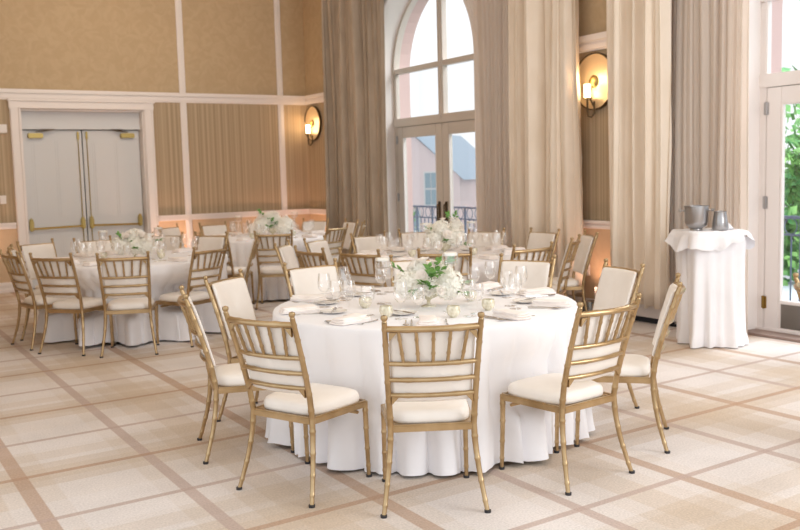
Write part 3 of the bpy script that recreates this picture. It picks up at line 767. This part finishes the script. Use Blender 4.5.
for i, (x, y, fa, tb, lab) in enumerate(CHAIRS):
    if tb is None: continue
    cx, cy = T[tb]; a = atan2(y-cy, x-cx)
    er = Vector((cos(a), sin(a), 0)); et = Vector((-sin(a), cos(a), 0))   # outwards, and to the sitter's left? (facing inwards)
    L_ = -et   # sitter looks inwards (-er): left hand is -er rotated +90 = -(-sin) ...
    rz = a+pi/2
    def P(r, t): v = Vector((cx, cy, 0))+er*r+L_*t; return v.x, v.y
    if tb == 0:
        who = NEAR[i]
        jit = random.uniform(-.12, .12)
        X, Y = P(.775, .0); single('napkin', NAP, X, Y, ZT, rz+jit, 'folded white napkin laid before '+who, 'napkin', 'folded napkins on the front table')
        X, Y = P(.76, -.10); single('fork', FORK, X, Y, ZT, rz+pi, 'silver fork before '+who, 'fork', 'forks on the front table')
        X, Y = P(.76, .085); single('knife', KNIFE, X, Y, ZT, rz+pi, 'silver table knife before '+who, 'knife', 'table knives on the front table')
        X, Y = P(.76, .115); single('spoon', SPOON, X, Y, ZT, rz+pi, 'silver spoon before '+who, 'spoon', 'spoons on the front table')
        bp_ = put('bread_plate', PLATE, P, .60, -.115, .08, rz, 'small white bread plate before '+who, 'plate', 'bread plates on the front table')
        if bp_: single('butter_knife', KNIFE, bp_.location.x, bp_.location.y, ZT+.014, rz+1.2, 'butter knife lying on the bread plate before '+who, 'knife', 'butter knives on the front table')
        put('water_goblet', WATER, P, .54, .045, .041, rz, 'clear water goblet before '+who, 'glass', 'water goblets on the front table')
        put('wine_glass', WINE, P, .59, .14, .041, rz, 'empty wine glass before '+who, 'glass', 'wine glasses on the front table')
    else:
        tn = TN[tb]
        X, Y = P(.73, .0); single('napkin', NAP, X, Y, ZT, rz+random.uniform(-.15, .15), 'folded white napkin lying at a place setting on '+tn, 'napkin', 'folded napkins on '+tn)
        put('water_goblet', WATER, P, .54, .045, .041, rz, 'clear water goblet standing at a place setting on '+tn, 'glass', 'water goblets on '+tn)
        put('wine_glass', WINE, P, .59, .14, .041, rz, 'empty wine glass standing at a place setting on '+tn, 'glass', 'wine glasses on '+tn)
        if tb == 1:
            put('bread_plate', PLATE, P, .60, -.115, .08, rz, 'small white bread plate at a place setting on '+tn, 'plate', 'bread plates on '+tn)
            X, Y = P(.76, -.10); single('fork', FORK, X, Y, ZT, rz+pi, 'silver fork at a place setting on '+tn, 'fork', 'forks on '+tn)
def votive(x, y, label, group=None):
    t = single('votive_candle', None, x, y, ZT, 0, label, 'candle', group); link('cup', VOT, t); link('wax', VWAX, t)
VL = ['cream mercury glass votive candle, the one toward the doors', 'cream votive candle just over the square-on chair\'s door-side post', 'cream votive candle under the tall candle holder',
      'cream votive candle standing alone toward the window', 'cream votive candle behind the trailing flower leaf', 'amber votive candle half hidden behind the flower bowl']
for (x, y), l in zip(((2.66, 4.68), (2.57, 4.29), (2.85, 4.04), (3.15, 4.12), (3.30, 4.49), (3.10, 4.80)), VL): votive(x, y, l, 'votive candles on the front table')
for tb, lst in ((1, (60, 180, 300)), (2, (30, 150, 270)), (3, (90, 210, 330))):
    for a in lst:
        for q in range(9):
            x, y = T[tb][0]+(.34+.03*(q//3))*cos(R_(a+14*(q % 3))), T[tb][1]+(.34+.03*(q//3))*sin(R_(a+14*(q % 3)))
            if free(x, y, .04):
                PLACED.append((x, y, .04)); votive(x, y, 'cream mercury glass votive candle on '+TN[tb], 'votive candles on '+TN[tb]); break
# tall stemmed candle holders
def tallholder(x, y, z0, label, h=.255):
    t = thing('candle_holder', label, 'candle holder', (x, y, z0))
    mb = MB(); mb.lathe([(0, 0), (.045, 0), (.045, .004), (.012, .008), (.006, .03), (.006, h-.04), (.010, h-.02), (.03, h-.01), (.046, h), (.046, h+.065), (.044, h+.065), (.044, h+.003), (0, h+.001)], 24)
    obj('glass_stem', mb, M['glass'], t)
    mb = MB(); mb.lathe([(0, h+.046), (.040, h+.046), (.043, h+.048), (.043, h+.060), (.036, h+.064), (0, h+.062)], 24); obj('floating_candle', mb, M['wax'], t)
tallholder(2.83, 4.75, ZT, 'tall glass candle holder on the front table, door side of the flowers', .22)
tallholder(2.96, 4.22, ZT, 'tall glass candle holder standing before the front table flowers', .275)
tallholder(4.72, 7.12, ZT, 'tall glass candle holder on the window table, toward the front table', .26); tallholder(5.35, 7.25, ZT, 'tall glass candle holder on the window table, under the door handles', .24)
tallholder(2.38, 9.66, ZT, 'tall glass candle holder before the meeting door leaves on the double-door table', .22); tallholder(2.98, 9.71, ZT, 'tall glass candle holder beside the flowers on the double-door table, wall side', .22)
tallholder(2.68, 9.02, ZT, 'tall glass candle holder in front of the double-door table flowers', .20)
tallholder(4.62, 11.5, ZT, 'tall glass candle holder on the corner table, door side of its flowers', .22); tallholder(5.45, 11.5, ZT, 'tall glass candle holder on the corner table, sconce side of its flowers', .24)

# ------------------------------------------------------------------ flowers
def hydrangea_mesh(R, seed, n=95):
    rnd = random.Random(seed); mb = MB()
    mb.lathe([(0, -R*.8), (R*.6, -R*.5), (R*.8, 0), (R*.6, R*.5), (0, R*.8)], 12)
    for i in range(n):
        z = 1-2*(i+.5)/n; t = i*2.39996; rr = sqrt(1-z*z); d = Vector((rr*cos(t), rr*sin(t), z))
        p = d*R*rnd.uniform(.86, 1.06); u = d.orthogonal().normalized(); w = d.cross(u); ro = rnd.uniform(0, 6.28)
        s = R*.21*rnd.uniform(.8, 1.2)
        for q in range(4):
            a = ro+q*pi/2; e = u*cos(a)+w*sin(a); f = d.cross(e)
            mb.add([p, p+e*s*.7+f*s*.5+d*s*.12, p+e*s*1.25+d*s*.55*rnd.uniform(-.1, 1.4), p+e*s*.7-f*s*.5+d*s*.12], [(0, 1, 2, 3)])
    return mb.mesh('hydrangea', M['petal'], smooth=False)
def rose_mesh(R, seed):
    rnd = random.Random(seed); mb = MB()
    for layer, (n, rb, tilt) in enumerate(((3, .22, .05), (4, .42, .18), (5, .66, .42), (6, .92, .8))):
        for q in range(n):
            a0 = 2*pi*q/n+layer*.7+rnd.uniform(-.1, .1); span = 2*pi/n*.75
            def fn(u, v):
                a = a0+(u-.5)*2*span; r = R*(rb*(.45+.55*v)+tilt*.35*v*v); z = R*(.62-.09*layer)*v*(1-.25*(2*u-1)**2)-R*.35*(1-v)
                r *= 1+.06*(2*u-1)**2
                return (r*cos(a), r*sin(a), z)
            mb.grid(fn, 7, 5)
    mb.lathe([(0, -R*.6), (R*.35, -R*.4), (R*.62, -R*.05), (R*.45, R*.25), (0, R*.36)], 10)
    return mb.mesh('rose', M['petal_rose'], sharp=80)
def leaf_mesh(L, W, n=5, seed=0):
    rnd = random.Random(seed); mb = MB(); mb.tube([(0, 0, 0), (0, L*.5, L*.12), (0, L*1.1, L*.05)], .0018, 5)
    for i in range(n):
        t = (i+1)/n; sd = (-1)**i; o = Vector((0, L*t, L*.1)); yaw = sd*(.9-.5*t)+rnd.uniform(-.2, .2); sc = rnd.uniform(.8, 1.15)
        R3 = Matrix.Rotation(-yaw, 3, 'Z') @ Matrix.Rotation(rnd.uniform(-.4, .5), 3, 'X')
        def fn(u, v):
            yy = v*L*.62*sc; w = W*sc*sin(pi*min(1, v**.8))*(.5+.1*sin(6*v)); x = (u-.5)*2*w
            return o+R3 @ Vector((x, yy, -abs(x)*.35+.012*sin(3*v)))
        mb.grid(fn, 5, 7)
    return mb.mesh('leaf_sprig', M['leaf'], sharp=80)
HY = [hydrangea_mesh(1, s, 85) for s in (1, 2)]; RO = [rose_mesh(1, s) for s in (4, 5)]; LF = [leaf_mesh(.07, .022, 5, s) for s in (1, 2, 3)]
def centerpiece(x, y, label, spec, roses, leaves, rz=0, bowlz=.10):
    t = thing('flower_centerpiece', label, 'flowers', (x, y, ZT), rz)
    mb = MB(); mb.lathe([(0, 0), (.045, 0), (.044, .005), (.012, .012), (.010, .035), (.02, .045), (.055, .06), (.072, .09), (.075, .12), (.070, .12), (.066, .09), (.03, .06), (0, .055)], 28); obj('footed_bowl', mb, M['mercury'], t)
    for j, (px, py, pz, r) in enumerate(spec):
        o = link('hydrangea', HY[j % 2], t, (px, py, pz), j*1.3); o.scale = (r, r, r*.92)
    for j, (px, py, pz, r) in enumerate(roses):
        o = link('rose', RO[j % 2], t, (px, py, pz), j); o.scale = (r, r, r); d = Vector((px, py, max(.05, pz-.14))); o.rotation_euler = d.to_track_quat('Z', 'Y').to_euler()
    for j, (px, py, pz, az, el, s) in enumerate(leaves):
        o = link('leaf_sprig', LF[j % 3], t, (px, py, pz)); o.rotation_euler = (el, 0, az); o.scale = (s, s, s)
# local frame: x to the camera's side, y away, rz turns it to face the camera
ry = R_(-33)
centerpiece(2.98, 4.48, 'low arrangement of ivory hydrangea, roses and green leaves on the front table',
    [(-.112, -.02, .135, .088), (.118, -.03, .13, .092), (.02, .09, .17, .075), (-.05, .03, .215, .068), (.085, .06, .20, .066), (.0, -.05, .12, .06)],
    [(-.035, -.09, .19, .034), (-.05, -.10, .135, .028), (.045, .0, .255, .034), (-.09, .0, .25, .034), (.0, -.09, .10, .028), (-.03, .0, .275, .034), (.07, -.12, .11, .026)],
    [(.02, -.12, .17, .3, .9, 1.2), (.03, -.13, .20, -1.0, .3, 1.3), (.01, -.13, .15, 2.7, .1, 1.2), (.0, -.13, .18, -2.2, .2, 1.2), (.03, -.13, .13, 1.6, .2, 1.1), (.04, -.10, .24, -.5, .5, 1.0), (.01, -.12, .12, 3.4, .1, 1.1), (-.13, .02, .19, 1.4, .5, 1.2), (.12, -.02, .09, -1.5, -.3, 1.5), (.10, -.05, .22, -.8, .7, 1.2), (-.06, -.09, .11, 2.6, -.2, 1.0), (.15, .0, .12, -1.2, .0, 1.3)], ry)
centerpiece(5.0, 7.22, 'tall mound of ivory hydrangea and tiny sprays on the window table',
    [(-.10, -.04, .16, .095), (.10, -.04, .17, .10), (-.03, -.03, .26, .085), (.12, .02, .27, .07), (-.13, .05, .25, .06), (.0, .08, .2, .08)],
    [(.03, -.12, .20, .04), (-.05, -.12, .1, .034), (.17, -.03, .25, .032), (-.16, -.03, .2, .03), (.07, .0, .35, .028), (.13, .0, .34, .028), (-.01, .0, .345, .026)],
    [(.02, -.13, .13, 3.0, .2, 1.2), (.15, -.06, .10, -1.3, -.2, 1.3), (.05, -.02, .33, .3, 1.0, 1.0), (-.12, -.1, .24, .9, .3, 1.0), (.11, .0, .34, -.4, 1.1, .9)], ry)
centerpiece(2.60, 9.30, 'round arrangement of ivory hydrangea and roses on the double-door table',
    [(-.12, -.03, .14, .10), (.12, -.03, .13, .10), (.0, .02, .21, .105), (.03, -.08, .13, .09), (-.03, .08, .18, .09)],
    [(-.05, -.07, .24, .045), (.09, -.03, .24, .05), (.15, .0, .19, .045), (-.12, -.02, .23, .042), (.2, .0, .12, .035)],
    [(.0, -.12, .15, .2, .5, 1.3), (-.09, -.1, .2, .9, .6, 1.2), (.04, -.12, .10, -2.8, .1, 1.3), (.2, 0, .16, -1.2, .2, 1.1)], ry)
centerpiece(4.98, 11.2, 'round ivory arrangement with dark leaves on the corner table below the corner sconce',
    [(-.14, -.03, .16, .11), (.16, -.03, .14, .125), (-.02, .03, .24, .11), (.05, .05, .18, .11)],
    [(-.15, -.06, .28, .05), (.05, .0, .31, .045), (.2, -.02, .24, .045), (-.2, 0, .2, .045)],
    [(.0, -.11, .18, .2, .6, 1.8), (.01, -.12, .12, 2.9, .1, 1.8), (-.1, -.1, .28, .9, .6, 1.4), (.02, -.12, .15, -.9, .2, 1.8)], ry)

# ------------------------------------------------------------------ skirted service table
SX, SY, SZ = 6.45, 5.27, .985; sa = R_(-24)
st = thing('service_table', 'small square service table hidden under its white draped cloth', 'table', (SX, SY, 0), sa)
mb = MB(); mb.box((0, 0, SZ-.025), (.46, .46, .03), ch=.004); obj('tabletop', mb, mat('plywood tray', srgb(160, 130, 100), .6), st)
for sx in (-1, 1):
    for sy in (-1, 1):
        mb = MB(); mb.tube([(sx*.15, sy*.15, SZ-.04), (sx*.15, sy*.15, 0)], .016, 10); obj('leg', mb, M['bronze'], st)
def skirt():
    rnd = random.Random(3); NA = 200
    def sq(a, h): # rounded square radius
        c, s = abs(cos(a)), abs(sin(a)); p = 9; return h/((c**p+s**p)**(1/p))
    zs = [SZ, SZ, SZ-.004, SZ-.02, .85, .75, .62, .48, .34, .22, .12, .06, .02, .008]
    def fn(u, v):
        j = int(round(v*(len(zs)-1))); a = 2*pi*u; z = zs[j]
        if j == 0: r = 0
        elif j == 1: r = sq(a, .232)
        else:
            t = (SZ-z)/SZ; cr = abs(sin(2*a))**3
            r = sq(a, .24)*(1-.10*t)+.03*t**1.5*sin(9*a+.8*sin(3*a))+.05*t*cr*sin(2*a+1)*.5+.02*t*sin(17*a+2*sin(a))
            if j >= len(zs)-3: r += .006+.012*sin(7*a)
            # swept drape towards one corner
            r += .07*t*t*max(0, cos(a-R_(-62)))**6
        return (r*cos(a), r*sin(a), z)
    mb = MB(); mb.grid(fn, NA, len(zs), wrap=True); return mb
o = obj('tablecloth', skirt(), M['linen'], None, sharp=80); o.location = (SX, SY, .0); o.rotation_euler = (0, 0, sa)
tag(o, 'white floor-length cloth wrapping the small service table by the garden door', 'tablecloth', 'white tablecloths')
def overlay():
    # loosely thrown topper: square on the tabletop, then an uneven hem hanging and waving outwards
    def sq(a, h):
        c, q = abs(cos(a)), abs(sin(a)); return h/((c**7+q**7)**(1/7))
    NV = 22
    def fn(u, v):
        a = 2*pi*u; j = v*(NV-1)
        if j <= 9:
            rr = sq(a, .252)*j/9; return (rr*cos(a), rr*sin(a), SZ+.008+.004*sin(rr*60+3*a))
        t = (j-9)/(NV-10)
        D = .105+.045*sin(2*a+.6)+.035*sin(4*a+2.2)+.03*abs(sin(7*a+.4))+.012*sin(13*a)
        wv = .030*sin(8*a+1.1*sin(2*a))+.016*sin(15*a+1)
        rr = sq(a, .252)+.018*min(1, t*3)+(.035+wv)*t
        return (rr*cos(a), rr*sin(a), SZ+.008-D*t+.006*sin(11*a)*(1-t))
    mb = MB(); mb.grid(fn, 160, NV, wrap=True); return mb
o = obj('table_topper', overlay(), M['linen'], None, sharp=80); o.location = (SX, SY, 0); o.rotation_euler = (0, 0, sa)
tag(o, 'crumpled white topper cloth with hanging points on the small service table', 'cloth')
bx_, by_ = 6.355, 5.335
t = thing('ice_bucket', 'silver ice bucket with knob handles on the small service table', 'ice bucket', (bx_, by_, SZ+.012), R_(-35))
mb = MB(); mb.lathe([(0, 0), (.055, 0), (.05, .012), (.06, .02), (.085, .035), (.098, .07), (.102, .20), (.106, .203), (.106, .21), (.098, .21), (.095, .07), (.0, .03)], 32); obj('bowl', mb, M['steel'], t)
for s in (-1, 1):
    mb = MB(); mb.tube([(s*.10, 0, .17), (s*.13, 0, .172)], .007, 8); mb.lathe([(0, -.016), (.012, -.01), (.016, 0), (.012, .01), (0, .016)], 12, (s*.138, 0, .172)); obj('knob_handle', mb, M['steel'], t)
t = thing('water_pitcher', 'small shiny steel tumbler pitcher beside the ice bucket', 'pitcher', (6.485, 5.19, SZ+.012), R_(-60))
mb = MB(); mb.lathe([(0, 0), (.065, 0), (.07, .01), (.062, .08), (.052, .15), (.054, .16), (.049, .16), (.047, .15), (.057, .08), (.0, .01)], 28); obj('body', mb, M['steel'], t)
mb = MB(); mb.add([(-.015, .048, .15), (.015, .048, .15), (0, .075, .168), (-.01, .05, .12), (.01, .05, .12)], [(0, 2, 3), (1, 4, 2), (3, 2, 4)]); obj('spout', mb, M['steel'], t)
# crumpled cloth on the table
def crumple():
    def fn(u, v):
        a = 2*pi*u; r = .07*v*(1+.2*sin(3*a)+.1*sin(5*a)); z = .045*(1-v)**.7*(1+.4*sin(4*a+3*v))+.012*sin(7*a)*v*(1-v)*3
        return (r*1.3*cos(a), r*sin(a), max(z, 0)+.003)
    mb = MB(); mb.grid(fn, 40, 10, wrap=True); return mb
o = obj('service_napkin', crumple(), M['linen'], None, sharp=80); o.location = (6.615, 5.25, SZ+.014); o.rotation_euler = (0, 0, .3)
tag(o, 'crumpled white service napkin beside the steel pitcher', 'napkin')

# ------------------------------------------------------------------ floor uplights
def uplight(x, y, label, e=14, aim=(0, 1)):
    t = thing('floor_uplight', label, 'uplight', (x, y, 0))
    mb = MB(); mb.lathe([(0, 0), (.085, 0), (.09, .01), (.075, .02), (0, .02)], 24); obj('base', mb, M['bronze'], t)
    mb = MB(); mb.lathe([(.075, .03), (.082, .035), (.085, .16), (.08, .17), (.072, .165), (.07, .05), (0, .045)], 24); obj('housing', mb, M['kick'], t)
    mb = MB(); mb.lathe([(0, .10), (.068, .10)], 24); obj('lens', mb, emis('warm uplight lens', srgb(255, 190, 150), 1.5), t)
    l = bpy.data.lights.new('uplight_beam', 'SPOT'); l.energy = e; l.color = (1, .56, .38); l.spot_size = R_(110); l.spot_blend = 1; l.shadow_soft_size = .05
    o = bpy.data.objects.new('uplight_beam', l); COL.objects.link(o); o.location = (x, y, .20)
    d = Vector((aim[0]*.35, aim[1]*.35, 1)); o.rotation_euler = (-d).to_track_quat('Z', 'Y').to_euler() if False else d.to_track_quat('-Z', 'Y').to_euler()
uplight(4.50, 13.7, 'floor uplight glowing on the wainscot beside the double door casing', 30)
uplight(1.62, 13.7, 'floor uplight glowing at the wall on the far side of the double doors', 24)
uplight(6.15, 13.7, 'floor uplight glowing on the ribbed wall near the corner', 30)
uplight(6.62, 12.98+.45, 'floor uplight glowing in the corner beside the shaded drape', 22, (1, 0))
uplight(6.68, 7.00, 'floor uplight below the round sconce between the cream drapes', 13, (1, 0))

# ------------------------------------------------------------------ outside
mb = MB(); mb.box((9.2, 7, -.12), (3.2, 30, .2)); struct('terrace_ground', mb, M['terrace'], smooth=False)
mb = MB(); mb.box((60, 45, -3.1), (100, 160, .2)); struct('street_ground', mb, mat('pale street', srgb(205, 212, 215), .9), smooth=False)
def railing(y0, y1, label):
    t = thing('balcony_railing', label, 'railing', (8.35, y0, 0)); L = y1-y0
    mb = MB(); mb.box((0, L/2, 1.0), (.05, L, .03)); mb.box((0, L/2, .82), (.02, L, .02)); mb.box((0, L/2, .08), (.03, L, .03)); obj('rails', mb, M['iron'], t)
    n = int(L/.42)
    for q in range(n+1):
        mb = MB(); mb.box((0, q*L/n, .5), (.025, .025, 1.0)); obj('baluster_post', mb, M['iron'], t)
    mb = MB()
    for q in range(n):
        for dy in (.27, .73):
            y = (q+dy)*L/n
            mb.tube([(0, y+.075*cos(b_), .91+.085*sin(b_)) for b_ in [2*pi*z/12 for z in range(13)]], .006, 5, False)
        for dy in (.25, .5, .75): mb.box((0, (q+dy)*L/n, .45), (.012, .012, .74))
    obj('scrollwork', mb, M['iron'], t)
railing(9.2, 14.2, 'blue-grey iron balcony railing with ovals outside the arched window')
railing(2.5, 7.5, 'blue-grey iron balcony railing outside the garden door')
def tree(x, y, z0, h, r, label, seed, n=2600, trunk=.12):
    rnd = random.Random(seed); t = thing('garden_tree', label, 'tree', (x, y, z0))
    mb = MB(); mb.tube([(0, 0, 0), (.1, .05, h*.4), (0, .1, h*.8)], [trunk, trunk*.7, trunk*.3], 8)
    for q in range(7):
        a = q*.9; mb.tube([(.05, .05, h*(.35+.06*q)), (r*.6*cos(a), r*.6*sin(a), h*(.5+.06*q))], [trunk*.3, .01], 6)
    obj('trunk', mb, M['trunk'], t)
    mb = MB(); lumps = [(Vector((rnd.gauss(0, r*.42), rnd.gauss(0, r*.42), h*rnd.uniform(.35, .95))), r*rnd.uniform(.25, .5)) for _ in range(16)]
    for i in range(n):
        c, rr = rnd.choice(lumps); d = Vector((rnd.gauss(0, 1), rnd.gauss(0, 1), rnd.gauss(0, 1))).normalized()
        p = c+d*rr*rnd.uniform(.6, 1); s = rnd.uniform(.06, .13)*max(1, r/2.2); u = Vector((rnd.gauss(0, 1), rnd.gauss(0, 1), rnd.gauss(0, 1))).normalized(); w = u.orthogonal().normalized()
        mb.add([p-u*s, p+w*s*.6, p+u*s, p-w*s*.6], [(0, 1, 2, 3)])
    obj('leaves', mb, M['foliage'], t, smooth=False)
tree(12.2, 8.0, -3, 6.3, 2.2, 'leafy green tree outside the garden door', 2, 7500)
tree(24, 27.5, -3, 5.6, 1.8, 'pale green tree before the gabled house', 5, 1800)
tree(35.0, 36.0, -3, 9.5, 2.2, 'tall tree behind the metal roof, seen through the upper panes', 6, 1600)
tree(18, 29, -3, 3.8, 1.1, 'small round green street tree beyond the railing', 8, 1200)
# gabled house
def house():
    t = thing('gabled_house', 'rose brick gabled house with white windows across the street', 'house', (30.0, 46.5, -3), R_(-55))
    mb = MB(); w, d, h, g = 6.0, 9, 4.3, 2.6
    mb.add([(-w/2, 0, 0), (w/2, 0, 0), (w/2, 0, h), (0, 0, h+g), (-w/2, 0, h), (-w/2, d, 0), (w/2, d, 0), (w/2, d, h), (0, d, h+g), (-w/2, d, h)], [(0, 1, 2, 3, 4), (5, 9, 8, 7, 6), (0, 5, 6, 1), (1, 6, 7, 2), (0, 4, 9, 5)]); obj('walls', mb, mat('hazy rose brick', srgb(232, 214, 212), .9), t, smooth=False)  # brick lightened, outdoor haze is put into its colour
    mb = MB()
    for s in (-1, 1): mb.add([(0, -.3, h+g+.15), (s*(w/2+.35), -.3, h-.2), (s*(w/2+.35), d, h-.2), (0, d, h+g+.15)], [(0, 1, 2, 3)])
    obj('roof', mb, M['slate'], t, smooth=False)
    for x, z in ((-.9, 3.6), (1.2, 3.6), (.0, 1.3)):
        mb = MB(); mb.box((x, -.04, z), (.95, .1, 2.1)); wd = obj('window', mb, M['stone'], t)
        mb = MB()
        for a in (-.2, .2):
            for b in (-.5, .5): mb.box((x+a, -.1, z+b), (.34, .04, .9))
        obj('pane', mb, mat('dim glass', srgb(150, 170, 180), .3), wd)
house()
def hall():
    t = thing('metal_roof_house', 'low house with pale blue standing-seam roof across the street', 'house', (30.0, 30.5, -3), R_(-38))
    mb = MB(); mb.box((0, 3, 1.9), (10, 6, 3.8)); obj('walls', mb, M['stone'], t, smooth=False)
    mb = MB(); mb.add([(-5.3, -.5, 3.7), (5.3, -.5, 3.7), (5.3, 3, 6.2), (-5.3, 3, 6.2), (5.3, 6.5, 3.7), (-5.3, 6.5, 3.7)], [(0, 1, 2, 3), (3, 2, 4, 5)])
    for q in range(15): mb.bar((-5.2+q*.74, -.5, 3.74), (-5.2+q*.74, 3, 6.24), .06, .08)
    obj('roof', mb, M['slate'], t, smooth=False)
    for x in (-3.6, -1.2, 1.2, 3.6):
        mb = MB(); mb.box((x, -.03, 2.2), (1.0, .08, 1.1)); obj('window', mb, mat('dim glass b', srgb(160, 178, 190), .3), t)
hall()

# ------------------------------------------------------------------ light
w = bpy.data.worlds.new('sky'); SC.world = w; w.use_nodes = True
bg = w.node_tree.nodes['Background']; bg.inputs[0].default_value = (.94, .97, 1, 1); bg.inputs[1].default_value = 1.2
def area(name, loc, target, size, e, color, sy=None):
    l = bpy.data.lights.new(name, 'AREA'); l.energy = e; l.color = color; l.shape = 'RECTANGLE'; l.size = size; l.size_y = sy or size
    o = bpy.data.objects.new(name, l); COL.objects.link(o); o.location = loc; d = Vector(target)-Vector(loc); o.rotation_euler = d.to_track_quat('-Z', 'Y').to_euler()
    return o
area('window_daylight', (11.5, 10.8, 8.5), (5.5, 8.8, .0), 4, 900, (.93, .97, 1), 4)
area('garden_door_daylight', (11.5, 4.14, 8.5), (5, 4.4, .0), 4, 900, (.95, .98, 1), 4)
area('behind_daylight', (6.2, -.9, 3.0), (2.4, 5.2, .4), 3.5, 190, (.97, .98, 1), 3)
area('ceiling_fill', (2.6, 7.2, 4.7), (2.6, 7.2, 0), 5, 60, (1, .9, .78), 8)  # added soft fill under the ceiling, no fixture there
area('back_wall_fill', (3.4, 11.2, 4.4), (3.4, 13.9, 3.2), 3, 34, (1, .84, .68), 2)  # added warm fill to brighten the back wall, no fixture there
SC.cycles.transparent_max_bounces = 32; SC.cycles.max_bounces = 14; SC.cycles.diffuse_bounces = 6
vs = SC.view_settings; vs.view_transform = 'Standard'; vs.look = 'None'; vs.exposure = .12; vs.gamma = 1
